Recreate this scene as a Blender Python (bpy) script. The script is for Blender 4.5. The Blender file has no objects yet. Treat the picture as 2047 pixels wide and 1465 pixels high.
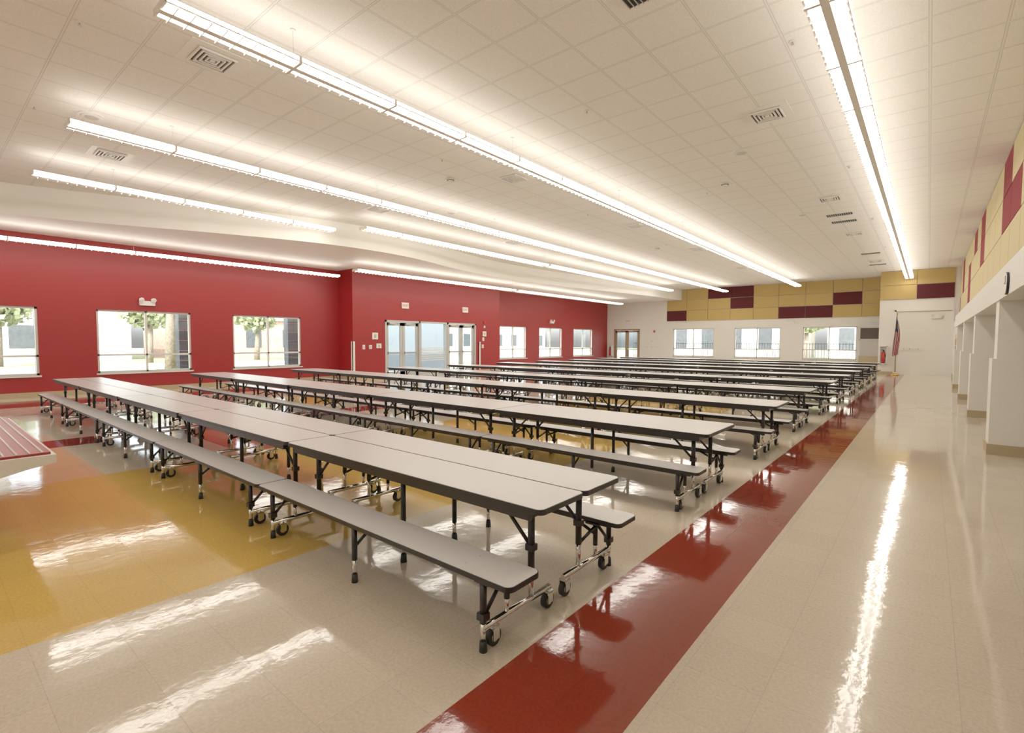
import bpy, math, random
from mathutils import Vector, Matrix
random.seed(4)
S = 1/1.2      # layout units -> metres
scene = bpy.context.scene
COL = scene.collection

# ------------------------------------------------------------------ materials
def nt(m):
    m.use_nodes = True
    n = m.node_tree
    n.nodes.clear()
    out = n.nodes.new('ShaderNodeOutputMaterial')
    return n, out
def mat(name, col, rough=0.5, metal=0.0, nscale=0, namt=0.1, bump=0.0, coat=0.0, spec=0.5):
    m = bpy.data.materials.new(name)
    n, out = nt(m)
    b = n.nodes.new('ShaderNodeBsdfPrincipled')
    b.inputs['Base Color'].default_value = (*col, 1)
    b.inputs['Roughness'].default_value = rough
    b.inputs['Metallic'].default_value = metal
    b.inputs['Coat Weight'].default_value = coat
    b.inputs['Specular IOR Level'].default_value = spec
    if nscale:
        g = n.nodes.new('ShaderNodeNewGeometry')
        no = n.nodes.new('ShaderNodeTexNoise'); no.inputs['Scale'].default_value = nscale
        no.inputs['Detail'].default_value = 3
        n.links.new(g.outputs['Position'], no.inputs['Vector'])
        mr = n.nodes.new('ShaderNodeMapRange')
        mr.inputs['From Min'].default_value = .3; mr.inputs['From Max'].default_value = .7
        mr.inputs['To Min'].default_value = 1-namt; mr.inputs['To Max'].default_value = 1+namt
        n.links.new(no.outputs['Fac'], mr.inputs['Value'])
        mx = n.nodes.new('ShaderNodeVectorMath'); mx.operation = 'SCALE'
        mx.inputs[0].default_value = col
        n.links.new(mr.outputs[0], mx.inputs['Scale'])
        n.links.new(mx.outputs[0], b.inputs['Base Color'])
        if bump:
            bp = n.nodes.new('ShaderNodeBump'); bp.inputs['Strength'].default_value = bump
            bp.inputs['Distance'].default_value = .01
            n.links.new(no.outputs['Fac'], bp.inputs['Height'])
            n.links.new(bp.outputs[0], b.inputs['Normal'])
    n.links.new(b.outputs[0], out.inputs[0])
    return m
def emis(name, col, st):
    m = bpy.data.materials.new(name); n, out = nt(m)
    e = n.nodes.new('ShaderNodeEmission'); e.inputs[0].default_value = (*col, 1); e.inputs[1].default_value = st
    n.links.new(e.outputs[0], out.inputs[0]); return m
def glassmat(name, tint=(1,1,1), gl=.08):
    m = bpy.data.materials.new(name); n, out = nt(m)
    t = n.nodes.new('ShaderNodeBsdfTransparent'); t.inputs[0].default_value = (*tint, 1)
    g = n.nodes.new('ShaderNodeBsdfGlossy'); g.inputs['Roughness'].default_value = .02
    mx = n.nodes.new('ShaderNodeMixShader'); mx.inputs[0].default_value = gl
    n.links.new(t.outputs[0], mx.inputs[1]); n.links.new(g.outputs[0], mx.inputs[2])
    n.links.new(mx.outputs[0], out.inputs[0]); return m

M_red   = mat('red_paint', (.305,.0095,.011), .42, nscale=60, namt=.03, bump=.05)
M_white = mat('cream_paint', (.78,.755,.69), .5, nscale=40, namt=.02)
M_soff  = mat('soffit_paint', (.88,.86,.80), .6)
M_base  = mat('tan_base', (.42,.33,.19), .4)
M_frame = mat('window_frame', (.70,.68,.63), .35)
M_dframe= mat('door_frame', (.48,.48,.46), .35)
M_glass = glassmat('window_glass', (.95,.97,.97), .06)
M_dglass= glassmat('door_glass', (.85,.91,.93), .08)
M_black = mat('black_edge', (.009,.008,.009), .4)
M_tube  = mat('black_tube', (.013,.012,.013), .35)
M_chrome= mat('chrome', (.75,.74,.72), .12, 1)
M_rubber= mat('rubber', (.011,.011,.011), .5)
M_lam   = mat('laminate', (.555,.535,.52), .28, nscale=220, namt=.06)
M_seat  = mat('seat_laminate', (.64,.615,.60), .28, nscale=220, namt=.06)
M_yel   = mat('yellow_fabric', (.52,.365,.12), .9, nscale=150, namt=.06, bump=.1)
M_yel2  = mat('cream_fabric', (.62,.51,.28), .9, nscale=150, namt=.05, bump=.1)
M_mar   = mat('maroon_fabric', (.080,.005,.009), .9, nscale=150, namt=.08, bump=.1)
M_crim  = mat('crimson_fabric', (.24,.006,.017), .9, nscale=150, namt=.08, bump=.1)
M_fix   = mat('fixture_white', (.84,.81,.75), .4)
M_lampB = emis('lamp_down', (1.0,.93,.83), 11)
M_lampS = emis('lamp_side', (1.0,.93,.83), 9.5)
M_lampT = emis('lamp_up', (1.0,.93,.84), 3.4)
M_dark  = mat('dark_void', (.02,.02,.02), .8)
M_grey  = mat('vent_shadow', (.06,.055,.05), .8)
M_hood  = mat('hood_brown', (.07,.055,.04), .6)
M_plast = mat('white_plastic', (.80,.78,.72), .4)
M_exit  = mat('exit_red', (.65,.02,.02), .5)
M_alu   = mat('brushed_steel', (.55,.53,.5), .35, .9)
M_bronze= mat('bronze_frame', (.33,.21,.10), .4, .2)
M_rail  = mat('tray_red', (.30,.018,.022), .3, nscale=80, namt=.1)
M_gold  = mat('gold', (.7,.5,.15), .3, 1)
M_fred  = mat('flag_red', (.40,.012,.02), .8); M_fwhite = mat('flag_white', (.62,.56,.50), .8); M_fblue = mat('flag_blue', (.03,.035,.12), .8)
M_ered  = mat('extinguisher_red', (.55,.02,.02), .3)
M_brick = mat('brick', (.50,.32,.26), .9, nscale=3, namt=.2)
M_bldg  = mat('stucco', (.70,.66,.60), .9, nscale=2, namt=.1)
M_bark  = mat('bark', (.20,.16,.12), .9, nscale=12, namt=.4)
M_leaf  = mat('leaves', (.24,.28,.14), .8, nscale=5, namt=.5)
M_shade = mat('slate_masonry', (.07,.08,.09), .8, nscale=4, namt=.2)
M_wood  = mat('lectern_tan', (.45,.36,.22), .5)
M_vest  = mat('vestibule_paint', (.40,.48,.52), .5)
M_grass = mat('grass', (.27,.31,.15), .95, nscale=1.5, namt=.3)
M_pave  = mat('paving', (.55,.53,.49), .9, nscale=2, namt=.1)

def ceilmat():
    m = bpy.data.materials.new('ceiling_tile'); n, out = nt(m)
    N = n.nodes.new; L = n.links.new
    g = N('ShaderNodeNewGeometry'); sx = N('ShaderNodeSeparateXYZ'); L(g.outputs['Position'], sx.inputs[0])
    def line(o, off):
        a = N('ShaderNodeMath'); a.operation='ADD'; L(o, a.inputs[0]); a.inputs[1].default_value = 100*.61+off
        d = N('ShaderNodeMath'); d.operation='DIVIDE'; L(a.outputs[0], d.inputs[0]); d.inputs[1].default_value = .61
        f = N('ShaderNodeMath'); f.operation='FRACT'; L(d.outputs[0], f.inputs[0])
        s = N('ShaderNodeMath'); s.operation='SUBTRACT'; L(f.outputs[0], s.inputs[0]); s.inputs[1].default_value=.5
        b = N('ShaderNodeMath'); b.operation='ABSOLUTE'; L(s.outputs[0], b.inputs[0])
        return b.outputs[0]
    a1 = line(sx.outputs['X'], .1); a2 = line(sx.outputs['Y'], .05)
    mx = N('ShaderNodeMath'); mx.operation='MAXIMUM'; L(a1, mx.inputs[0]); L(a2, mx.inputs[1])
    bar = N('ShaderNodeMath'); bar.operation='GREATER_THAN'; L(mx.outputs[0], bar.inputs[0]); bar.inputs[1].default_value=.487
    sh = N('ShaderNodeMath'); sh.operation='GREATER_THAN'; L(mx.outputs[0], sh.inputs[0]); sh.inputs[1].default_value=.475  # shadow line beside the grid bars, painted into the tile colour
    no = N('ShaderNodeTexNoise'); no.inputs['Scale'].default_value=90; no.inputs['Detail'].default_value=4; L(g.outputs['Position'], no.inputs['Vector'])
    cr = N('ShaderNodeValToRGB'); cr.color_ramp.elements[0].position=.35; cr.color_ramp.elements[1].position=.6
    cr.color_ramp.elements[0].color=(.81,.78,.72,1); cr.color_ramp.elements[1].color=(.89,.865,.805,1); L(no.outputs['Fac'], cr.inputs[0])
    m1 = N('ShaderNodeMix'); m1.data_type='RGBA'; L(sh.outputs[0], m1.inputs[0]); L(cr.outputs[0], m1.inputs[6]); m1.inputs[7].default_value=(.63,.60,.54,1)
    m2 = N('ShaderNodeMix'); m2.data_type='RGBA'; L(bar.outputs[0], m2.inputs[0]); L(m1.outputs[2], m2.inputs[6]); m2.inputs[7].default_value=(.82,.80,.75,1)
    b = N('ShaderNodeBsdfPrincipled'); b.inputs['Roughness'].default_value=.8; L(m2.outputs[2], b.inputs['Base Color']); L(b.outputs[0], out.inputs[0])
    return m
M_ceil = ceilmat()

def floormat():
    m = bpy.data.materials.new('floor_vinyl'); n, out = nt(m)
    N = n.nodes.new; L = n.links.new
    g = N('ShaderNodeNewGeometry'); sx = N('ShaderNodeSeparateXYZ'); L(g.outputs['Position'], sx.inputs[0])
    def cmp(o, op, v):
        a = N('ShaderNodeMath'); a.operation=op; L(o, a.inputs[0]); a.inputs[1].default_value=v; return a.outputs[0]
    def mul(a, b):
        q = N('ShaderNodeMath'); q.operation='MULTIPLY'; L(a, q.inputs[0]); L(b, q.inputs[1]); return q.outputs[0]
    cur = None
    base = N('ShaderNodeRGB'); base.outputs[0].default_value=(.565,.475,.36,1); cur = base.outputs[0]
    Y=(.60,.375,.085)
    rects = [(-8.0,-3.8,-8,16,Y), (-11.4,-10.6,-8,16,(.22,.018,.016)), (-10.6,-8.0,-8,1.55,(.60,.38,.22)),
             (-10.6,-8.0,3.2,5.4,(.42,.10,.05)), (-15.2,-12.6,4.5,16,Y), (-19.4,-17.6,-8,12,(.22,.018,.016)),  # last band: reflection of the red wall painted into the floor colour
             (-8.0,-3.8,19,30,Y), (-1.66,-.97,-8,34.5,(.23,.029,.014))]
    for x0,x1,y0,y1,c in rects:
        k = mul(mul(cmp(sx.outputs['X'],'GREATER_THAN',x0*S), cmp(sx.outputs['X'],'LESS_THAN',x1*S)),
                mul(cmp(sx.outputs['Y'],'GREATER_THAN',y0*S), cmp(sx.outputs['Y'],'LESS_THAN',y1*S)))
        mx = N('ShaderNodeMix'); mx.data_type='RGBA'; L(k, mx.inputs[0]); L(cur, mx.inputs[6]); mx.inputs[7].default_value=(*c,1); cur = mx.outputs[2]
    no = N('ShaderNodeTexNoise'); no.inputs['Scale'].default_value=70; no.inputs['Detail'].default_value=5; L(g.outputs['Position'], no.inputs['Vector'])
    mr = N('ShaderNodeMapRange'); mr.inputs['From Min'].default_value=.3; mr.inputs['From Max'].default_value=.7; mr.inputs['To Min'].default_value=.89; mr.inputs['To Max'].default_value=1.09
    L(no.outputs['Fac'], mr.inputs['Value'])
    ad = N('ShaderNodeVectorMath'); ad.operation='ADD'; ad.inputs[1].default_value=(1.66*S+.305*100,30.5,0); L(g.outputs['Position'], ad.inputs[0])
    dv = N('ShaderNodeVectorMath'); dv.operation='SCALE'; dv.inputs['Scale'].default_value=1/.305; L(ad.outputs[0], dv.inputs[0])
    fl = N('ShaderNodeVectorMath'); fl.operation='FLOOR'; L(dv.outputs[0], fl.inputs[0])
    wn = N('ShaderNodeTexWhiteNoise'); wn.noise_dimensions='2D'; L(fl.outputs[0], wn.inputs['Vector'])
    mr2 = N('ShaderNodeMapRange'); mr2.inputs['To Min'].default_value=.975; mr2.inputs['To Max'].default_value=1.025; L(wn.outputs['Value'], mr2.inputs['Value'])
    fr = N('ShaderNodeVectorMath'); fr.operation='FRACTION'; L(dv.outputs[0], fr.inputs[0])
    s2 = N('ShaderNodeSeparateXYZ'); L(fr.outputs[0], s2.inputs[0])
    def edge(o):
        a = cmp(o,'SUBTRACT',.5); b = N('ShaderNodeMath'); b.operation='ABSOLUTE'; L(a,b.inputs[0]); return b.outputs[0]
    mm = N('ShaderNodeMath'); mm.operation='MAXIMUM'; L(edge(s2.outputs['X']), mm.inputs[0]); L(edge(s2.outputs['Y']), mm.inputs[1])
    jt = cmp(mm.outputs[0],'GREATER_THAN',.494)
    mj = N('ShaderNodeMapRange'); mj.inputs['To Min'].default_value=1; mj.inputs['To Max'].default_value=.86; L(jt, mj.inputs['Value'])
    f = mul(mul(mr.outputs[0], mr2.outputs[0]), mj.outputs[0])
    sc = N('ShaderNodeVectorMath'); sc.operation='SCALE'; L(cur, sc.inputs[0]); L(f, sc.inputs['Scale'])
    b = N('ShaderNodeBsdfPrincipled'); L(sc.outputs[0], b.inputs['Base Color'])
    b.inputs['IOR'].default_value=1.55
    n3 = N('ShaderNodeTexNoise'); n3.inputs['Scale'].default_value=2.2; n3.inputs['Detail'].default_value=4; L(g.outputs['Position'], n3.inputs['Vector'])
    r = N('ShaderNodeMapRange'); r.inputs['To Min'].default_value=.03; r.inputs['To Max'].default_value=.10; L(n3.outputs['Fac'], r.inputs['Value']); L(r.outputs[0], b.inputs['Roughness'])
    n4 = N('ShaderNodeTexNoise'); n4.inputs['Scale'].default_value=13; n4.inputs['Detail'].default_value=4; L(g.outputs['Position'], n4.inputs['Vector'])
    bp = N('ShaderNodeBump'); bp.inputs['Strength'].default_value=.035; bp.inputs['Distance'].default_value=.02; L(n4.outputs['Fac'], bp.inputs['Height'])
    wc = N('ShaderNodeVectorMath'); wc.operation='SUBTRACT'; wc.inputs[1].default_value=(.5,.5,.5); L(wn.outputs['Color'], wc.inputs[0])
    ws = N('ShaderNodeVectorMath'); ws.operation='SCALE'; ws.inputs['Scale'].default_value=.008; L(wc.outputs[0], ws.inputs[0])
    wa = N('ShaderNodeVectorMath'); wa.operation='ADD'; L(bp.outputs[0], wa.inputs[0]); L(ws.outputs[0], wa.inputs[1])
    wnm = N('ShaderNodeVectorMath'); wnm.operation='NORMALIZE'; L(wa.outputs[0], wnm.inputs[0]); L(wnm.outputs[0], b.inputs['Normal'])
    L(b.outputs[0], out.inputs[0]); return m
M_floor = floormat()

# ------------------------------------------------------------------ mesh builder
class MB:
    def __init__(s): s.v=[]; s.f=[]; s.m=[]; s.mats=[]; s.sm=[]
    def mi(s, m):
        if m not in s.mats: s.mats.append(m)
        return s.mats.index(m)
    def face(s, idx, m, smooth=False): s.f.append(idx); s.m.append(s.mi(m)); s.sm.append(smooth)
    def box(s, x0,x1,y0,y1,z0,z1,m,mtop=None,mbot=None):
        if x0>x1: x0,x1=x1,x0
        if y0>y1: y0,y1=y1,y0
        if z0>z1: z0,z1=z1,z0
        b=len(s.v)
        s.v += [(x0,y0,z0),(x1,y0,z0),(x1,y1,z0),(x0,y1,z0),(x0,y0,z1),(x1,y0,z1),(x1,y1,z1),(x0,y1,z1)]
        s.face([b,b+3,b+2,b+1], mbot or m); s.face([b+4,b+5,b+6,b+7], mtop or m)
        for a,c in ((0,1),(1,2),(2,3),(3,0)): s.face([b+a,b+c,b+c+4,b+a+4], m)
        return s
    def cyl(s, p0,p1,r,m,n=10,r1=None,mcap=None):
        p0=Vector(p0); p1=Vector(p1); r1 = r if r1 is None else r1
        d=(p1-p0).normalized(); a=d.orthogonal().normalized(); c=d.cross(a); b=len(s.v)
        for k in range(n):
            t=2*math.pi*k/n; o=a*math.cos(t)+c*math.sin(t)
            s.v.append(tuple(p0+o*r)); s.v.append(tuple(p1+o*r1))
        for k in range(n):
            k2=(k+1)%n; s.face([b+2*k,b+2*k2,b+2*k2+1,b+2*k+1], m, True)
        s.face([b+2*k for k in range(n)][::-1], mcap or m); s.face([b+2*k+1 for k in range(n)], mcap or m)
        return s
    def prism(s, poly, z0,z1,m,mtop=None,mbot=None):
        b=len(s.v); n=len(poly)
        for x,y in poly: s.v.append((x,y,z0))
        for x,y in poly: s.v.append((x,y,z1))
        s.face([b+k for k in range(n)][::-1], mbot or m); s.face([b+n+k for k in range(n)], mtop or m)
        for k in range(n):
            k2=(k+1)%n; s.face([b+k,b+k2,b+n+k2,b+n+k], m)
        return s
    def mesh(s, name):
        me=bpy.data.meshes.new(name)
        me.from_pydata([(x*S,y*S,z*S) for x,y,z in s.v],[],s.f)
        for m in s.mats: me.materials.append(m)
        me.polygons.foreach_set('material_index', s.m); me.polygons.foreach_set('use_smooth', s.sm)
        me.update(); return me
def rrect(x0,x1,y0,y1,r,n=5):
    P=[]
    for cx,cy,a in ((x1-r,y1-r,0),(x0+r,y1-r,90),(x0+r,y0+r,180),(x1-r,y0+r,270)):
        for k in range(n+1):
            t=math.radians(a+90*k/n); P.append((cx+r*math.cos(t),cy+r*math.sin(t)))
    return P
def add(name, data, loc=(0,0,0), parent=None, rot=None, **kw):
    if isinstance(data, MB): data=data.mesh(name)
    o=bpy.data.objects.new(name, data); COL.objects.link(o)
    o.location=[c*S for c in loc]
    if rot: o.rotation_euler=rot
    if parent: o.parent=parent
    for k,v in kw.items(): o[k]=v
    return o
def struct(name, mb, **kw): return add(name, mb, kind='structure', **kw)

# ------------------------------------------------------------------ room shell
XW,XB,YF,YR,CZ,SZ = -20.5,-19.4,37.0,34.5,5.62,4.85
YB=-8.0
mb=MB(); mb.box(XW-.3,3.2,YB-.2,YF+.3,-.15,0,M_floor); struct('floor',mb,label='speckled beige vinyl tile floor with red strip and yellow fields',category='floor')
mb=MB(); mb.box(XW-.3,3.2,YB-.2,YF+.3,CZ,CZ+.15,M_ceil); struct('ceiling',mb,label='white acoustic tile ceiling with square grid',category='ceiling')
ctrl=[(-19.3,-8),(-18.9,-3),(-18.3,0),(-17.4,3),(-16.1,6),(-15.1,9),(-15.05,12),(-15.9,15.5),(-16.4,19),(-16.2,23),(-15.4,28),(-14.6,33),(-14.3,37)]
def catmull(P,n=8):
    R=[]
    for i in range(len(P)-1):
        p0=P[max(i-1,0)];p1=P[i];p2=P[i+1];p3=P[min(i+2,len(P)-1)]
        for k in range(n):
            t=k/n
            R.append(tuple(.5*((2*p1[j])+(-p0[j]+p2[j])*t+(2*p0[j]-5*p1[j]+4*p2[j]-p3[j])*t*t+(-p0[j]+3*p1[j]-3*p2[j]+p3[j])*t**3) for j in (0,1)))
    R.append(P[-1]); return R
cv=catmull(ctrl)
mb=MB()
b0=len(mb.v)
for x,y in cv: mb.v += [(x,y,SZ),(x,y,CZ)]
for i in range(len(cv)-1):
    a=b0+2*i; c=a+2
    mb.face([a,c,c+1,a+1],M_soff,True)
b0=len(mb.v)
for x,y in cv: mb.v += [(x,y,SZ),(XW-.1,y,SZ)]
for i in range(len(cv)-1):
    a=b0+2*i; c=a+2
    mb.face([a+1,c+1,c,a],M_soff)
struct('ceiling',mb,label='smooth cream dropped soffit with a wavy curved edge',category='ceiling')

def wall_along_y(x0,x1,y0,y1,z1,ops,m):
    mb=MB(); y=y0
    for a,b,zs,zt in sorted(ops):
        mb.box(x0,x1,y,a,0,z1,m)
        if zs>0: mb.box(x0,x1,a,b,0,zs,m)
        mb.box(x0,x1,a,b,zt,z1,m); y=b
    mb.box(x0,x1,y,y1,0,z1,m); return mb
WZ0,WZ1=.65,2.7
lw=[(-4.3,-1.6),(-.18,2.51),(3.89,6.56),(7.98,10.68)]
struct('wall_left',wall_along_y(XW-.25,XW,YB,12.46,SZ,[(a,b,WZ0,WZ1) for a,b in lw],M_red),label='deep red painted wall with wide windows',category='wall')
D0,D1=14.15,20.2
mb=wall_along_y(XB-.25,XB,12.46,22.2,SZ,[(D0,D1,0,2.7)],M_red)
mb.box(XW-.25,XB-.25,12.46,12.7,0,SZ,M_red); mb.box(XW-.25,XB-.25,21.96,22.2,0,SZ,M_red)
struct('wall_left',mb,label='projecting red wall section holding the glazed entrance doors',category='wall')
rw=[(23.5,26.2),(27.6,30.4),(31.9,34.7)]
struct('wall_left',wall_along_y(XW-.25,XW,22.2,YF,SZ,[(a,b,WZ0,WZ1) for a,b in rw],M_red),label='red painted wall with three windows beyond the entrance',category='wall')
mb=MB(); mb.box(-24.2,-24,17.2,22.2,0,4,M_vest); struct('wall_left',mb,label='pale blue-grey vestibule wall behind the entrance doors',category='wall')
def wall_along_x(y0,y1,x0,x1,z1,ops,m):
    mb=MB(); x=x0
    for a,b,zs,zt in sorted(ops):
        mb.box(x,a,y0,y1,0,z1,m)
        if zs>0: mb.box(a,b,y0,y1,0,zs,m)
        mb.box(a,b,y0,y1,zt,z1,m); x=b
    mb.box(x,x1,y0,y1,0,z1,m); return mb
fw=[(-14.9,-11.9),(-10.5,-7.6),(-6.3,-3.4)]
struct('wall_back',wall_along_x(YF,YF+.25,XW-.25,-2.17,CZ,[(-19.86,-17.6,0,2.75)]+[(a,b,.68,2.72) for a,b in fw],M_white),label='cream painted wall with windows and bronze double door',category='wall')
mb=MB(); mb.box(-2.17,1.4,YR,YF+.25,0,CZ,M_white)
struct('wall_back',mb,label='cream wall section projecting forward with a wide shutter',category='wall')
mb=MB(); mb.box(XW-.25,3.2,YB-.2,YB,0,CZ,M_white); struct('wall_front',mb,label='cream painted wall',category='wall')
for (b6,lb) in (((1.2,1.4,YB,YR,2.8,CZ),'cream upper wall carrying fabric panels'),((.78,3.2,YB,27,2.35,2.8),'cream bulkhead over the recessed bays'),
           ((3.0,3.2,YB,27,0,2.35),'cream back wall of the recessed bays'),((.95,3.2,27,YR,0,2.8),'cream wall beside the blank shutter')):
    mb=MB(); mb.box(*b6,M_white); struct('wall_right',mb,label=lb,category='wall')
for yc in (0.3,5.4,10.6,15.7,20.5,25.3):
    mb=MB(); mb.box(.80,3.0,yc,yc+.45,1.47,2.35,M_white); mb.box(.75,3.0,yc-.02,yc+.47,.16,1.47,M_white)
    mb.box(.73,3.0,yc-.04,yc+.49,0,.16,M_base)
    struct('wall_right',mb,label='cream pilaster fin with slightly thicker lower guard and tan base',category='wall')
mb=MB(); mb.box(2.97,3.0,YB,27,0,.16,M_base); mb.box(.93,.95,26.98,YR,0,.16,M_base); struct('baseboard_right',mb,label='tan vinyl baseboard',category='baseboard')
mb=MB(); mb.box(XW,XW+.03,YB,12.46,.0,.15,M_base)
mb.box(XB,XB+.03,12.46,D0,0,.15,M_base); mb.box(XB,XB+.03,D1,22.2,0,.15,M_base); mb.box(XW,XW+.03,22.2,YF,0,.15,M_base)
mb.box(XW,XB,12.43,12.46,0,.15,M_base)
struct('baseboard_left',mb,label='tan vinyl baseboard',category='baseboard')
mb=MB(); mb.box(-17.6,-2.17,YF-.03,YF,0,.15,M_base); mb.box(-2.17,-1.5,YR-.03,YR,0,.15,M_base); struct('baseboard_back',mb,label='tan vinyl baseboard',category='baseboard')

wn=0
def window(axis, p, a, b, z0, z1, mull=1):
    global wn; wn+=1
    fr=MB(); gl=MB()
    t=.06
    def bx(m_,u0,u1,z_0,z_1,d0,d1,mt):
        if axis=='y': m_.box(p-d1,p-d0,u0,u1,z_0,z_1,mt)
        else: m_.box(u0,u1,p+d0,p+d1,z_0,z_1,mt)
    bx(fr,a,a+t,z0,z1,.05,.15,M_frame); bx(fr,b-t,b,z0,z1,.05,.15,M_frame)
    bx(fr,a,b,z0,z0+t,.05,.15,M_frame); bx(fr,a,b,z1-t,z1,.05,.15,M_frame)
    for k in range(1,mull+1):
        c=a+(b-a)*k/(mull+1); bx(fr,c-t/2,c+t/2,z0,z1,.05,.15,M_frame)
    zm=z0+.58; bx(fr,a,b,zm-t/2,zm+t/2,.05,.15,M_frame)
    bx(fr,a-.04,b+.04,z0-.05,z0,-.04,.05,M_frame)
    bx(gl,a+t,b-t,z0+t,z1-t,.095,.1,M_glass)
    w=struct(f'window_{wn}',fr,label='cream aluminium window with centre mullion and low rail',category='window')
    add('glass_pane',gl,parent=w)
for a,b in lw+rw: window('y',XW,a,b,WZ0,WZ1)
for a,b in fw: window('x',YF,a,b,.68,2.72,1)

dn=0
def door(axis,p,a,b,z1,mf,mg,leaves=2):
    global dn; dn+=1
    fr=MB(); t=.09
    def bx(m_,u0,u1,z_0,z_1,d0,d1,mt):
        if axis=='y': m_.box(p-d1,p-d0,u0,u1,z_0,z_1,mt)
        else: m_.box(u0,u1,p+d0,p+d1,z_0,z_1,mt)
    bx(fr,a,a+t,0,z1,-.02,.2,mf); bx(fr,b-t,b,0,z1,-.02,.2,mf); bx(fr,a,b,z1-t,z1,-.02,.2,mf)
    D=struct(f'door_{dn}',fr,label='glazed double door in metal frame',category='door')
    w=(b-a-2*t)/leaves
    for k in range(leaves):
        u0=a+t+k*w+.01; u1=u0+w-.02; lf=MB()
        bx(lf,u0,u0+.14,.01,z1-t-.01,.06,.12,mf); bx(lf,u1-.14,u1,.01,z1-t-.01,.06,.12,mf)
        bx(lf,u0,u1,.01,.28,.06,.12,mf); bx(lf,u0,u1,z1-t-.16,z1-t-.01,.06,.12,mf); 
        q=add('door_leaf',lf,parent=D)
        gg=MB(); bx(gg,u0+.14,u1-.14,.28,z1-t-.16,.085,.095,mg); add('glass_pane',gg,parent=q)
        ba=MB(); bx(ba,u0+.08,u1-.08,1.13,1.2,-.03,.04,M_alu); bx(ba,u0+.08,u0+.14,1.1,1.23,.03,.07,M_alu); bx(ba,u1-.14,u1-.08,1.1,1.23,.03,.07,M_alu)
        add('push_bar',ba,parent=q)
        cl=MB(); bx(cl,u0+.15,u0+.5,z1-t-.1,z1-t-.02,-.02,.05,M_alu); add('door_closer',cl,parent=q)
door('y',XB,14.15,16.25,2.7,M_dframe,M_dglass); door('y',XB,18.05,20.2,2.7,M_dframe,M_dglass)
door('x',YF,-19.86,-17.6,2.75,M_bronze,M_dglass)
fr=MB(); fr.box(XB-.2,XB,16.25,16.33,0,2.7,M_dframe); fr.box(XB-.2,XB,17.97,18.05,0,2.7,M_dframe); fr.box(XB-.2,XB,16.33,17.97,2.62,2.7,M_dframe); fr.box(XB-.2,XB,16.33,17.97,0,.2,M_dframe)
w=struct('window_20',fr,label='fixed glazed sidelight with frosted bands between the doors',category='window')
gg=MB(); gg.box(XB-.11,XB-.1,16.33,17.97,.2,2.62,M_dglass); add('glass_pane',gg,parent=w)
fb=MB()
for k in range(7): fb.box(XB-.098,XB-.095,16.33,17.97,.75+k*.1,.79+k*.1,M_plast)
add('frosted_band',fb,parent=w)
for (x,y) in ((XB+.02,12.44),(XB+.02,20.45)):
    mb=MB(); mb.box(x-.02,x+.02,y-.02,y+.1,.15,1.7,M_plast); mb.box(x-.1,x+.02,y-.02,y+.0,.15,1.7,M_plast)
    struct('trim_1' if y<15 else 'trim_2',mb,label='white corner guard strip',category='trim')
M_line = mat('shutter_gap', (.42,.38,.30), .6)
mb=MB(); 
mb.box(-1.5,-1.42,YR-.06,YR,0,3.5,M_white); mb.box(-1.5,.95,YR-.06,YR,3.42,3.5,M_white); mb.box(.87,.95,YR-.06,YR,0,3.42,M_white)
mb.box(-1.42,-1.395,YR-.02,YR,0,3.42,M_line); mb.box(-1.42,.87,YR-.02,YR,3.39,3.42,M_line)
struct('trim_3',mb,label='cream painted frame around the wide blank opening',category='trim')

# ------------------------------------------------------------------ acoustic panels
def panel(axis,p,a,b,z0,z1,m,lab,grp):
    mb=MB(); g=.012
    if axis=='x': mb.box(a+g,b-g,p-.06,p-.001,z0+g,z1-g,m)
    else: mb.box(p-.06,p-.001,a+g,b-g,z0+g,z1-g,m)
    add('acoustic_panel',mb,label=lab,category='wall panel',group=grp)
R=[3.3,4.07,4.84,5.61]
xs=[-15.4,-13.9,-12.35,-10.8,-9.3,-7.75,-6.2,-4.7,-3.2,-2.19]
redc={(0,0),(2,2),(3,2),(3,1),(5,0),(6,0),(7,1)}
for i in range(len(xs)-1):
    for j in range(3):
        r=(i,j) in redc
        a=xs[i]
        if i==0 and j==2: a=-14.25
        panel('x',YF,a,xs[i+1],R[j],R[j+1],M_mar if r else M_yel,'dark maroon fabric acoustic panel' if r else 'mustard yellow fabric acoustic panel','fabric panels above the windows')
for i,(a,b) in enumerate([(-2.17,-.6),(-.6,.93)]):
    for j in (1,2):
        r=(i==1 and j==1)
        panel('x',YR,a,b,R[j],R[j+1],M_mar if r else M_yel,'dark maroon fabric acoustic panel' if r else 'mustard yellow fabric acoustic panel','fabric panels above the windows')
redr={(6,1),(7,1),(7,2),(11,1),(11,2),(13,2),(15,0),(15,1),(18,1),(18,2),(2,1),(20,0)}
k=0; y=3.2
while y<YR-.2:
    y2=min(y+1.53,YR-.08)
    for j in range(3):
        r=(k,j) in redr
        panel('y',1.2,y,y2,R[j],R[j+1],M_crim if r else M_yel2,'crimson fabric acoustic panel' if r else 'pale yellow fabric acoustic panel','fabric panels along the bulkhead wall')
    y=y2; k+=1

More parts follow.
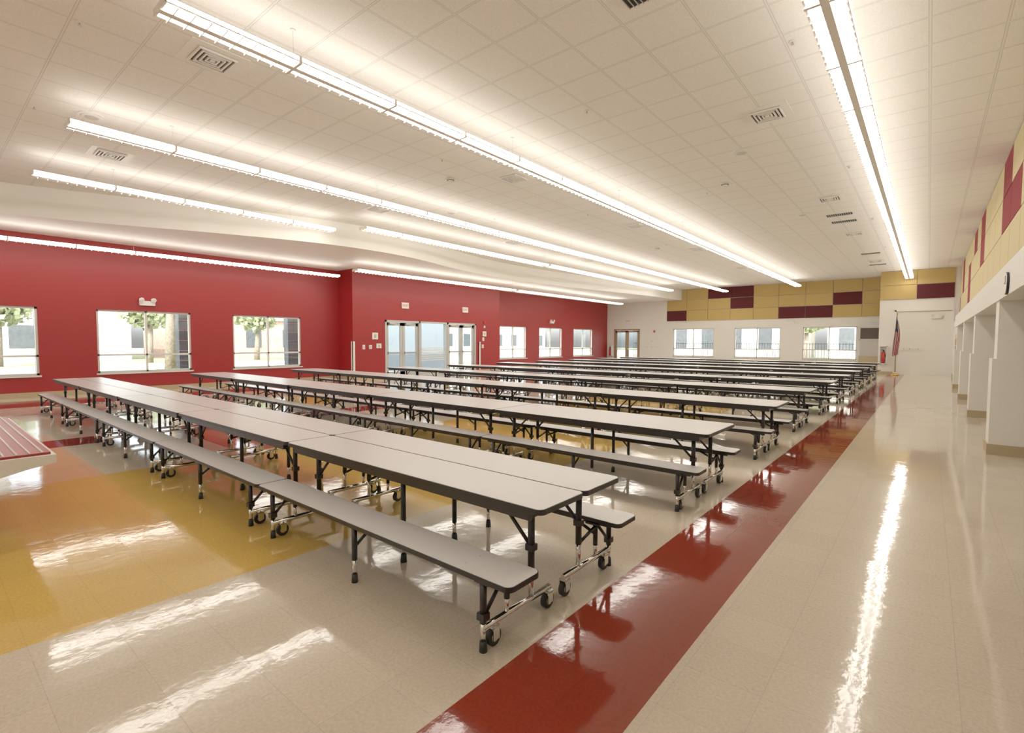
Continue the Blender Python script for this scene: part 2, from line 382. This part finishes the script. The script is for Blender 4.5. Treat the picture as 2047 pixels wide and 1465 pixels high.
# ------------------------------------------------------------------ lunch tables
TZ=.77
def end_frame(xe, sides):
    mb=MB(); inw = -1 if xe>0 else 1
    for s in sides:
        y=s*.70
        mb.cyl((xe,y,.39),(xe,y,.16),.020,M_tube); mb.cyl((xe,y,.16),(xe,y,.05),.016,M_chrome); mb.cyl((xe,y,.06),(xe,y,0),.020,M_rubber,r1=.024)
        mb.box(xe-.026,xe+.026,y-.026,y+.026,.18,.22,M_tube)
        mb.cyl((xe,s*.50,.39),(xe,s*.50,.22),.018,M_tube); mb.cyl((xe,s*.50,.24),(xe,s*.50,.13),.014,M_chrome)
        mb.cyl((xe,s*.27,TZ-.04),(xe,s*.27,.30),.022,M_tube); mb.cyl((xe,s*.27,.32),(xe,s*.27,.13),.017,M_chrome)
        mb.box(xe-.028,xe+.028,s*.27-.026,s*.27+.026,.43,.47,M_tube)
        mb.cyl((xe,s*.71,.13),(xe,s*.08,.13),.02,M_chrome)
        mb.cyl((xe,s*.69,.20),(xe,s*.52,.37),.012,M_tube)
        mb.cyl((xe,s*.27,.45),(xe+inw*.28,s*.27,TZ-.05),.012,M_tube)
        mb.cyl((xe,s*.50,.30),(xe+inw*.2,s*.50,.385),.012,M_tube)
        mb.cyl((xe,s*.27,.30),(xe,s*.50,.36),.012,M_tube)
        mb.box(xe-.05,xe+.05,s*.44,s*.72,.385,.398,M_tube)
        mb.box(xe-.05,xe+.05,s*.1,s*.44,TZ-.045,TZ-.033,M_tube)
    return mb
def center_leg(s):
    mb=MB(); mb.cyl((0,s*.70,.40),(0,s*.70,.16),.02,M_tube); mb.cyl((0,s*.70,.17),(0,s*.70,.05),.016,M_chrome); mb.cyl((0,s*.70,.06),(0,s*.70,0),.020,M_rubber,r1=.024)
    mb.cyl((0,s*.70,.25),(.0,s*.52,.385),.011,M_tube); return mb
def table_leg_mid(s):
    mb=MB(); mb.cyl((0,s*.27,TZ-.035),(0,s*.27,.16),.02,M_tube); mb.cyl((0,s*.27,.17),(0,s*.27,.05),.016,M_chrome); mb.cyl((0,s*.27,.06),(0,s*.27,0),.022,M_rubber,r1=.026)
    return mb
def caster(n=16):
    mb=MB()
    mb.cyl((-.016,0,.052),(.016,0,.052),.052,M_rubber,n,mcap=M_rubber)
    if n>8: mb.cyl((-.020,0,.052),(.020,0,.052),.026,M_alu,12)
    mb.box(-.028,-.022,-.026,.026,.04,.112,M_chrome); mb.box(.022,.028,-.026,.026,.04,.112,M_chrome)
    mb.box(-.028,.028,-.026,.030,.105,.115,M_chrome); mb.cyl((0,0,.112),(0,0,.13),.02,M_chrome); return mb
def top_mesh(L,y0,y1,r0=.05):
    mb=MB(); mb.prism(rrect(-L/2+.004,L/2-.004,y0,y1,r0),TZ-.034,TZ-.003,M_black)
    mb.prism(rrect(-L/2+.009,L/2-.009,y0+.006,y1-.006,r0-.005),TZ-.003,TZ-.001,M_lam)
    for yy in (y0+.02,y1-.05): mb.box(-L/2+.1,L/2-.1,yy,yy+.03,TZ-.085,TZ-.033,M_tube)
    for xx in (-L/2+.1,L/2-.13): mb.box(xx,xx+.03,y0+.05,y1-.05,TZ-.075,TZ-.033,M_tube)
    return mb
def seat_mesh(L,s):
    y0,y1=(.455,.735) if s>0 else (-.735,-.455)
    mb=MB(); mb.prism(rrect(-L/2+.004,L/2-.004,y0,y1,.045),.400,.428,M_black)
    mb.prism(rrect(-L/2+.009,L/2-.009,y0+.005,y1-.005,.041),.428,.4305,M_seat)
    c=(y0+y1)/2
    mb.box(-L/2+.1,L/2-.1,c-.09,c-.06,.37,.4,M_tube); mb.box(-L/2+.1,L/2-.1,c+.06,c+.09,.37,.4,M_tube)
    for xx in (-L/2+.35,-.05,L/2-.4):
        for yy in (c-.06,c+.06): mb.cyl((xx,yy,.428),(xx,yy,.4315),.006,M_alu,8)
    return mb
L1=2.92
def build_unit(L, sides, lean):
    P=[]
    if len(sides)==2: P.append(('table_top',top_mesh(L,-.465,.465).mesh('table_top'),(0,0,0)))
    else:
        s=sides[0]; y0,y1=(.002,.465) if s>0 else (-.465,-.002)
        P.append(('table_top',top_mesh(L,y0,y1,.045).mesh('table_top'),(0,0,0)))
    for s in sides: P.append(('bench_seat',seat_mesh(L,s).mesh('bench_seat'),(0,0,0)))
    xe=L/2-.22
    P.append(('leg_frame',end_frame(xe,sides).mesh('leg_frame'),(0,0,0))); P.append(('leg_frame',end_frame(-xe,sides).mesh('leg_frame'),(0,0,0)))
    cm=caster(8 if lean else 16).mesh('caster')
    for s in sides:
        P.append(('leg',center_leg(s).mesh('leg'),(0,0,0)))
        if not lean: P.append(('leg',table_leg_mid(s).mesh('leg'),(0,0,0)))
        for x in (xe,-xe):
            for y in (.62,.1): P.append(('caster',cm,(x,s*y,0)))
    return P
def place(unit,name,loc,label,cat,grp):
    e=bpy.data.objects.new(name,None); COL.objects.link(e); e.empty_display_size=.2; e.location=[c*S for c in loc]
    e['label']=label; e['category']=cat; e['group']=grp
    for nm,me,l in unit:
        o=bpy.data.objects.new(nm,me); COL.objects.link(o); o.parent=e; o.location=[c*S for c in l]
UA=build_unit(L1,(-1,),False); UB=build_unit(L1,(1,),False); UF=build_unit(L1,(-1,1),False)
LF=2.66; UL=build_unit(LF,(-1,1),True)
PITCH=2.935
for k in range(5):
    x=-1.61-L1/2-k*L1
    place(UA,'convertible_bench_table',(x,2.665,0),'half-width grey laminate table with attached bench on casters','table','bench tables joined in the nearest row')
    place(UB,'convertible_bench_table',(x,2.665,0),'half-width grey laminate table with attached bench on casters','table','bench tables joined in the nearest row')
for r in range(1,10):
    yc=2.665+PITCH*r
    for k in range(5):
        if r<3: place(UF,'mobile_bench_table',(-1.68-L1/2-k*L1,yc,0),'grey laminate folding lunch table with two attached benches','table','rows of folding lunch tables')
        else: place(UL,'mobile_bench_table',(-1.72-LF/2-k*LF,yc,0),'grey laminate folding lunch table with two attached benches','table','rows of folding lunch tables')

# ------------------------------------------------------------------ tray slide counter
e=bpy.data.objects.new('tray_slide_counter',None); COL.objects.link(e); e.location=(-7.2*S,0,0)
e['label']='cream serving counter with red ribbed tray slide top'; e['category']='counter'
mb=MB(); pf=((.78,.73),(.78,.66),(.60,.63),(.42,.585),(.1,.5),(-1.2,.5),(-1.2,.73)); n6=len(pf)
for xv in (-1.6,1.5):
    for yv,zv in pf: mb.v.append((xv,yv,zv))
mb.face(list(range(n6)),M_base); mb.face(list(range(2*n6-1,n6-1,-1)),M_white)
for k in range(n6): q=(k+1)%n6; mb.face([k,k+n6,q+n6,q],M_white)
add('counter_frame',mb,parent=e)
mb=MB(); mb.box(-1.58,1.46,-1.18,.75,.73,.75,M_rail); add('counter_top',mb,parent=e)
mb=MB()
for k in range(24): mb.cyl((-1.57,.70-k*.078,.752),(1.45,.70-k*.078,.752),.007,M_fix,6)
add('slide_rail',mb,parent=e,kind='stuff')
mb=MB(); mb.box(-1.5,-1.0,-1.1,.4,0,.5,M_white); mb.box(.9,1.1,-1.1,-.6,0,.5,M_white); add('counter_base',mb,parent=e)

# ------------------------------------------------------------------ linear lights
def light_row(x,y0,y1,z,zc,lab='suspended white linear fluorescent light with glowing lens'):
    e=bpy.data.objects.new('linear_pendant_light',None); COL.objects.link(e); e.location=(x*S,y0*S,z*S)
    e['label']=lab; e['category']='ceiling light'; e['group']='suspended linear lights'
    Ln=y1-y0
    h=MB()
    h.box(-.04,.04,0,Ln,-.065,.03,M_fix)
    for s in (-1,1):
        h.box(s*.165,s*.185,0,Ln,-.036,-.028,M_fix); h.box(s*.165,s*.185,0,Ln,.022,.03,M_fix)
        h.box(s*.035,s*.185,0,.02,-.05,.03,M_fix); h.box(s*.035,s*.185,Ln-.02,Ln,-.05,.03,M_fix)
    nseg=max(1,round(Ln/1.464)); sl=Ln/nseg
    for k in range(1,nseg):
        h.box(-.187,.187,k*sl-.018,k*sl+.018,-.064,.031,M_fix)
    add('light_housing',h,parent=e)
    d=MB()
    for k in range(nseg):
        a=k*sl+.02; b=(k+1)*sl-.02
        for s in (-1,1):
            i=len(d.v)
            xa,xb=(s*.041,s*.178)
            d.v+=[(xa,a,-.055),(xb,a,-.03),(xb,b,-.03),(xa,b,-.055)]
            d.face([i,i+1,i+2,i+3] if s<0 else [i+3,i+2,i+1,i],M_lampB)
            i=len(d.v); d.v+=[(xa,a,.022),(xb,a,.022),(xb,b,.022),(xa,b,.022)]
            d.face([i,i+1,i+2,i+3],M_lampT)
            i=len(d.v); d.v+=[(xb,a,-.03),(xb,b,-.03),(xb,b,.022),(xb,a,.022)]
            d.face([i,i+1,i+2,i+3],M_lampS)
    add('lamp_diffuser',d,parent=e)
    bl=MB(); yy=.12
    while yy<Ln-.05 and yy<16:
        for s in (-1,1): bl.box(s*.036,s*.18,yy-.005,yy+.005,-.064,-.045,M_fix)
        yy+=.16
    add('louver_blade',bl,parent=e,kind='stuff')
    cab=MB().cyl((0,0,.03),(0,0,zc-z),.002,M_alu,6); cab.cyl((0,0,zc-z-.015),(0,0,zc-z),.035,M_fix,10); cme=cab.mesh('suspension_cable')
    k=1
    while k<=nseg:
        add('suspension_cable',cme,loc=(0,min(max(k*sl,.1),Ln-.1),0),parent=e); k+=3
LZ=5.2
light_row(-.93,1.6,34.3,LZ,CZ); light_row(-6.3,1.8,35,LZ,CZ); light_row(-10.8,1.76,35.8,LZ,CZ)
light_row(-14.55,1.78,8.7,LZ,CZ); light_row(-13.55,9.1,18.7,LZ,CZ); light_row(-13.5,18.8,33,LZ,CZ)
light_row(-19.1,-1,11.6,4.43,SZ); light_row(-17.4,11.3,21.1,4.5,SZ); light_row(-17.4,21.3,33.4,4.5,SZ)
for x in (-.93,-6.3,-10.8,-14.55): light_row(x,-7.4,-.1,LZ,CZ)  # unseen rows behind the camera, added as fill light for the benches

# ------------------------------------------------------------------ ceiling devices
def diffuser():
    mb=MB(); h=.36
    mb.box(-h,h,-h,h,-.01,0,M_fix)
    for k,r in enumerate((.24,.185,.13,.075)):
        for s in (-1,1):
            mb.box(s*r,s*(r-.022),-r,r,-.04,-.012,M_fix); mb.box(-r+.022,r-.022,s*r,s*(r-.022),-.04,-.012,M_fix)
    mb.box(-.24,.24,-.24,.24,-.014,-.0101,M_grey); mb.box(-.03,.03,-.03,.03,-.04,-.014,M_fix); return mb
dm=diffuser().mesh('air_diffuser')
for x,y in ((-7.8,2.85),(-13.4,2.87),(-2.27,9.57),(-7.77,9.4),(-2.2,16.1),(-12.7,9.1),(-7.7,15.7),(-12.7,15.4),(-7.6,21.3),(-2.2,21.8),(-12.7,21),(-2.1,29.6),(-7.6,28)):
    add('air_diffuser',dm,loc=(x,y,CZ),label='square white louvered ceiling air diffuser',category='air vent',group='ceiling air diffusers')
mb=MB(); mb.box(-.36,.36,-.18,.18,-.01,0,M_fix); mb.box(-.33,.33,-.15,.15,-.014,-.0101,M_dark)
for k in range(12): mb.box(-.33+.055*k,-.318+.055*k,-.15,.15,-.03,-.014,M_alu)
gm=mb.mesh('return_grille')
for x,y in ((-2.5,5.4),(-2.24,18.3),(-2.24,19.4),(-2.1,27),(-2.1,31)):
    add('return_grille',gm,loc=(x,y,CZ),label='dark slatted return air grille in ceiling',category='air vent',group='ceiling return grilles')
mb=MB(); mb.cyl((0,0,0),(0,0,-.02),.2,M_fix,24); mb.cyl((0,0,-.02),(0,0,-.03),.16,M_plast,24,r1=.14); mb.cyl((0,0,-.03),(0,0,-.034),.1,M_alu,20)
sm=mb.mesh('ceiling_speaker')
for x,y in ((-11.4,2.2),(-3.1,11.1),(-11.3,10.7),(-3.1,17.6)):
    add('ceiling_speaker',sm,loc=(x,y,CZ),label='round white ceiling speaker',category='speaker',group='ceiling speakers')
mb=MB(); mb.cyl((0,0,0),(0,0,-.03),.1,M_plast,20); mb.cyl((0,0,-.03),(0,0,-.07),.08,M_plast,20,r1=.05); mb.cyl((0,0,-.04),(0,0,-.045),.085,M_dark,20)
sm=mb.mesh('smoke_detector')
for x,y in ((-9,8.5),(-4.0,13),(-8.8,20)): add('smoke_detector',sm,loc=(x,y,CZ),label='small round smoke detector on ceiling tile',category='smoke detector',group='ceiling smoke detectors')
mb=MB(); mb.cyl((0,0,0),(0,0,-.010),.045,M_fix,16); mb.cyl((0,0,-.010),(0,0,-.035),.01,M_alu,8); mb.cyl((0,0,-.035),(0,0,-.04),.022,M_alu,12)
sm=mb.mesh('sprinkler_head')
for x in (-1.5,-4.6,-8.2,-11.7):
    for y in (1.5,7.5,13.5,19.5,25.5): add('sprinkler_head',sm,loc=(x,y,CZ),label='small chrome fire sprinkler head in ceiling',category='sprinkler',group='ceiling sprinklers')

# ------------------------------------------------------------------ wall devices
def text_mesh(s,size,depth,m):
    c=bpy.data.curves.new('t','FONT'); c.body=s; c.size=size*S; c.extrude=depth*S; c.align_x='CENTER'; c.align_y='CENTER'
    o=bpy.data.objects.new('t',c); COL.objects.link(o); bpy.context.view_layer.update()
    me=bpy.data.meshes.new_from_object(o.evaluated_get(bpy.context.evaluated_depsgraph_get())); bpy.data.objects.remove(o)
    me.materials.clear(); me.materials.append(m); return me
ET=text_mesh('EXIT',.17,.004,M_exit)
def facing(axis): return (0,0,math.pi/2) if axis=='y' else (0,0,0)
def wobj(name,mb,axis,p,u,z,**kw):
    loc=(u,p-.001,z) if axis=='x' else (p+.001,u,z)
    return add(name,mb,loc=loc,rot=facing(axis),**kw)
def exit_sign(axis,p,u,z):
    mb=MB(); mb.box(-.2,.2,-.06,0,-.14,.14,M_plast)
    o=wobj('exit_sign',mb,axis,p,u,z,label='white exit sign with red EXIT lettering above door',category='exit sign',group='exit signs')
    add('lettering',ET,loc=(0,-.064,0),parent=o,rot=(math.pi/2,0,0))
exit_sign('y',XB,15.3,3.42); exit_sign('y',XB,19.35,3.42); exit_sign('x',YF,-18.6,3.4)
def em_light(axis,p,u,z):
    mb=MB(); mb.box(-.22,.22,-.09,0,-.09,.06,M_plast)
    o=wobj('emergency_light',mb,axis,p,u,z,label='white twin-head emergency light on wall',category='emergency light',group='emergency lights')
    for s in (-1,1):
        h=MB(); h.cyl((s*.17,-.03,.1),(s*.17,-.15,.09),.06,M_plast,14,r1=.075); h.cyl((s*.17,-.151,.09),(s*.17,-.153,.09),.06,M_glass,14); add('lamp_head',h,parent=o)
em_light('y',XW,5.25,2.98); em_light('y',XW,29,3.1); em_light('x',YF,-7,3.05); em_light('x',YR,.25,3.1)
def plate(axis,p,u,z,w,h,m=M_plast,name='wall_plate',lab='small white wall plate',cat='wall plate'):
    mb=MB(); mb.box(-w/2,w/2,-.03,0,-h/2,h/2,m); mb.box(-w*.18,w*.18,-.036,-.03,-h*.25,h*.25,M_alu)
    wobj(name,mb,axis,p,u,z,label=lab,category=cat)
for u,z,w,h in ((13.6,1.95,.3,.3),(13.0,1.45,.12,.2),(13.35,1.45,.14,.18),(13.8,1.5,.26,.22),(20.9,2.15,.28,.28),(20.8,1.85,.14,.2),(20.75,1.45,.14,.2),(20.9,2.55,.12,.12)):
    plate('y',XB,u,z,w,h,lab='small white plate beside the entrance doors')
for u,z in ((-17.0,1.35),(-16.6,1.35),(-16.2,1.35),(-16.6,1.8)): plate('x',YF,u,z,.16,.2,lab='small plate beside the bronze door')
mb=MB(); mb.box(-.06,.06,-.05,0,-.08,.08,M_ered); wobj('fire_alarm',mb,'x',YF,-16.4,2.55,label='small red fire alarm box on cream wall',category='fire alarm')
mb=MB(); mb.box(-.06,.06,-.05,0,-.08,.08,M_ered); wobj('fire_alarm',mb,'y',XB,20.9,2.8,label='small red fire alarm strobe on red wall',category='fire alarm')
for u in (-1.05,-.8,-.45): plate('x',YR,u,1.4,.14,.18,name='wall_outlet',lab='white wall outlet plate on cream wall',cat='outlet')
def ext_cab(u,y):
    mb=MB(); mb.box(-.17,.17,-.02,0,-.5,.5,M_plast)
    for s in (-1,1): mb.box(s*.17,s*.14,-.2,-.02,-.5,.5,M_plast)
    mb.box(-.17,.17,-.2,-.02,.46,.5,M_plast); mb.box(-.17,.17,-.2,-.02,-.5,-.46,M_plast)
    o=wobj('fire_extinguisher_cabinet',mb,'x',y,u,1.05,label='white wall cabinet holding a red fire extinguisher',category='fire extinguisher')
    h=MB(); h.cyl((0,-.11,-.45),(0,-.11,.12),.08,M_ered,14); h.cyl((0,-.11,.12),(0,-.11,.2),.08,M_ered,14,r1=.03); h.cyl((0,-.11,.2),(0,-.11,.27),.025,M_dark,8); h.box(-.08,.05,-.13,-.09,.26,.29,M_dark); h.cyl((.05,-.12,.24),(.1,-.13,-.1),.014,M_dark,6)
    add('extinguisher',h,parent=o)
ext_cab(-1.93,YR); ext_cab(-20.15,YF)
e=bpy.data.objects.new('serving_station',None); COL.objects.link(e); e.location=(-2.72*S,36.55*S,0); e['label']='stainless serving station with dark hood beside the last window'; e['category']='serving station'
mb=MB(); mb.box(-.5,.5,-.35,.38,0,.95,M_wood,M_alu); add('cabinet',mb,parent=e)
mb=MB(); mb.box(-.45,.5,-.2,.38,.95,1.9,M_alu); add('back_panel',mb,parent=e)
mb=MB(); mb.prism([(-.45,-.25),(.5,-.25),(.5,.38),(-.45,.38)],1.9,2.7,M_hood); mb.box(-.5,.5,-.32,.38,1.85,1.95,M_alu); mb.box(-.5,.5,-.32,.38,2.6,2.9,M_alu); add('hood',mb,parent=e)
e=bpy.data.objects.new('flag_on_stand',None); COL.objects.link(e); e.location=(-1.35*S,33.7*S,0); e['label']='furled red white and blue flag on a floor pole'; e['category']='flag'
mb=MB(); mb.cyl((0,0,0),(0,0,.06),.2,M_gold,20,r1=.16); mb.cyl((0,0,.06),(0,0,.14),.05,M_gold,12); add('stand_base',mb,parent=e)
mb=MB(); mb.cyl((0,0,.1),(0,0,3.25),.02,M_wood,10); mb.cyl((0,0,3.25),(0,0,3.4),.045,M_gold,10,r1=.005); add('pole',mb,parent=e)
mb=MB(); NX,NZ=26,24
for j in range(NZ+1):
    t=j/NZ; z=3.15-t*2.15
    w=.08+.19*math.sin(min(1,t*1.25)*math.pi*.55)
    for i in range(NX+1):
        s=i/NX
        mb.v.append((.0+w*(s-.45)+.03*math.sin(t*5), -.05-.06*math.sin(s*20+t*2)-.05*t, z-.28*s*(1-t)+.1*s*t))
for j in range(NZ):
    for i in range(NX):
        a=j*(NX+1)+i
        m=M_fblue if (j<9 and i<13) else (M_fwhite if ((i+j//3)//3)%2==0 else M_fred)
        if m==M_fblue and (i*3+j*5)%11==0: m=M_fwhite
        mb.face([a,a+1,a+NX+2,a+NX+1],m,True)
add('flag_cloth',mb,parent=e)
mb=MB(); mb.cyl((.779,9.35,2.50),(.755,9.35,2.50),.15,M_black,28); mb.cyl((.755,9.35,2.50),(.751,9.35,2.50),.135,M_plast,28); 
mb2=MB(); mb2.box(.746,.75,9.345,9.355,2.50,2.60,M_black); mb2.box(.746,.75,9.35,9.42,2.495,2.507,M_black)
o=add('wall_clock',mb,label='round black-rimmed wall clock on cream bulkhead',category='clock'); add('clock_hand',mb2,parent=o)
mb=MB(); mb.box(.9,.949,28.4,30.2,1.1,2.2,M_frame); mb.box(.895,.9,28.5,30.1,1.2,2.1,M_yel2)
for k in range(6): mb.box(.89,.895,28.6+k*.25,28.78+k*.25,1.35+.3*(k%2),1.6+.3*(k%2),(M_ered,M_fblue,M_leaf)[k%3])
add('notice_board',mb,label='framed notice board with small coloured papers',category='notice board')

# ------------------------------------------------------------------ exterior
mb=MB(); mb.box(-150,60,-80,150,-.3,-.16,M_grass); struct('ground',mb,label='green lawn outside the building',category='ground')
mb=MB(); mb.box(-25.5,-20.8,-40,36,-.16,-.12,M_pave); struct('walkway',mb,label='pale concrete walkway along the building',category='walkway')
mb=MB(); mb.box(-48,-34,-60,100,-.16,-.13,M_pave); struct('road',mb,label='pale sunlit road across the lawn',category='road')
mb=MB(); mb.box(-30,10,37.3,44.5,-.16,-.12,M_pave); struct('walkway',mb,label='pale concrete courtyard behind the far windows',category='walkway')
for k,y in enumerate((-1.2,2.75,6.9,11.3)):
    mb=MB(); mb.box(-23.3,-22.9,y,y+.95,-.12,4.2,M_shade)
    for j in range(10): mb.box(-22.9,-22.89,y,y+.95,.1+j*.4,.12+j*.4,M_alu)
    add('masonry_pier',mb,label='slate masonry pier of the outside walkway',category='pillar',group='walkway piers')
for (x0,x1,y0,y1,h,m) in ((-75,-60,-20,14,5,M_bldg),(-72,-57,18,40,4,M_brick),(-74,-58,44,80,5,M_bldg),(-24,-10,58,66,7,M_bldg),(-8,8,60,70,6,M_bldg)):
    mb=MB(); mb.box(x0,x1,y0,y1,-.16,h,m); mb.box(x0-.3,x1+.3,y0-.3,y1+.3,h,h+.4,M_plast)
    if x1<-30:
        y=y0+1.5
        while y<y1-2: mb.box(x1,x1+.05,y,y+1.6,1,3,M_shade); y+=4
    else:
        x=x0+1
        while x<x1-1.5: mb.box(x,x+1.3,y0-.05,y0,1,3.2,M_shade); x+=3
    add('school_building',mb,label='low pale building with a row of dark windows',category='building')
def tree(x,y,h):
    e=bpy.data.objects.new('tree',None); COL.objects.link(e); e.location=(x*S,y*S,-.16*S); e['label']='leafy shade tree on the lawn'; e['category']='tree'; e['group']='trees outside'
    t=MB(); t.cyl((0,0,0),(.1,.1,h*.5),.28,M_bark,10,r1=.18)
    for k in range(4):
        a=k*1.7; t.cyl((.1,.1,h*.45),(math.cos(a)*h*.22,math.sin(a)*h*.22,h*.75),.12,M_bark,7,r1=.04)
    add('trunk',t,parent=e)
    f=MB()
    for k in range(700):
        th=random.uniform(0,6.28); ph=random.uniform(-1,1); r=h*.34*random.uniform(.4,1)
        c=Vector((math.cos(th)*math.sqrt(1-ph*ph)*r,math.sin(th)*math.sqrt(1-ph*ph)*r,h*.70+ph*r*.7))
        d=Vector((random.gauss(0,1),random.gauss(0,1),random.gauss(0,1))).normalized(); a=d.orthogonal().normalized()*.28; b_=d.cross(a).normalized()*.2
        i=len(f.v); f.v+=[tuple(c-a),tuple(c-b_),tuple(c+a),tuple(c+b_)]; f.face([i,i+1,i+2,i+3],M_leaf)
    add('foliage',f,parent=e,kind='stuff')
for x,y,h in ((-31,8.9,9.5),(-32,1.0,9.5),(-50.5,13,6),(-50,31,7),(-16,52,7),(-9,54,6),(-50,4,6),(-51,22,6),(-52,40,7),(-31,21,8)): tree(x,y,h)
y0=45
mb=MB()
for k in range(120): mb.box(-22+k*.2,-21.97+k*.2,y0,y0+.03,-.16,1.7,M_black)
mb.box(-22,2,y0,y0+.03,1.6,1.64,M_black); mb.box(-22,2,y0,y0+.03,.1,.14,M_black)
add('metal_fence',mb,label='black metal picket fence outside the windows',category='fence')

# ------------------------------------------------------------------ world, sun, camera
w=bpy.data.worlds.new('World'); scene.world=w; w.use_nodes=True; n=w.node_tree; n.nodes.clear()
bg=n.nodes.new('ShaderNodeBackground'); sk=n.nodes.new('ShaderNodeTexSky'); ow=n.nodes.new('ShaderNodeOutputWorld')
sk.sky_type='NISHITA'; sk.sun_disc=False; sk.sun_elevation=math.radians(40); sk.sun_rotation=math.radians(150); sk.dust_density=4
hs=n.nodes.new('ShaderNodeHueSaturation'); hs.inputs['Saturation'].default_value=.35
bg.inputs[1].default_value=.85
n.links.new(sk.outputs[0],hs.inputs['Color']); n.links.new(hs.outputs[0],bg.inputs[0]); n.links.new(bg.outputs[0],ow.inputs[0])
sd=bpy.data.lights.new('Sun','SUN'); sd.energy=6; sd.angle=.01; sd.color=(1,.95,.85)
so=bpy.data.objects.new('Sun',sd); COL.objects.link(so); so.rotation_euler=Vector((-.5,.6,-.75)).to_track_quat('-Z','Y').to_euler()

cd=bpy.data.cameras.new('Camera'); cam=bpy.data.objects.new('Camera',cd); COL.objects.link(cam); scene.camera=cam
cd.sensor_width=36; cd.lens=36*1003/2047; cd.clip_start=.05; cd.clip_end=400
yaw=math.radians(39.7); p=math.radians(2.8); roll=math.radians(.2)
s,c=math.sin(yaw),math.cos(yaw)
F=Vector((-s*math.cos(p),c*math.cos(p),-math.sin(p))); Rv=Vector((c,s,0)); U=Rv.cross(F)
R2=Rv*math.cos(roll)+U*math.sin(roll); U2=U*math.cos(roll)-Rv*math.sin(roll)
Mx=Matrix((R2,U2,-F)).transposed().to_4x4(); Mx.translation=Vector((0,0,1.7*S)); cam.matrix_world=Mx
scene.view_settings.view_transform='Standard'
scene.view_settings.exposure=0.18
scene.view_settings.gamma=1.24
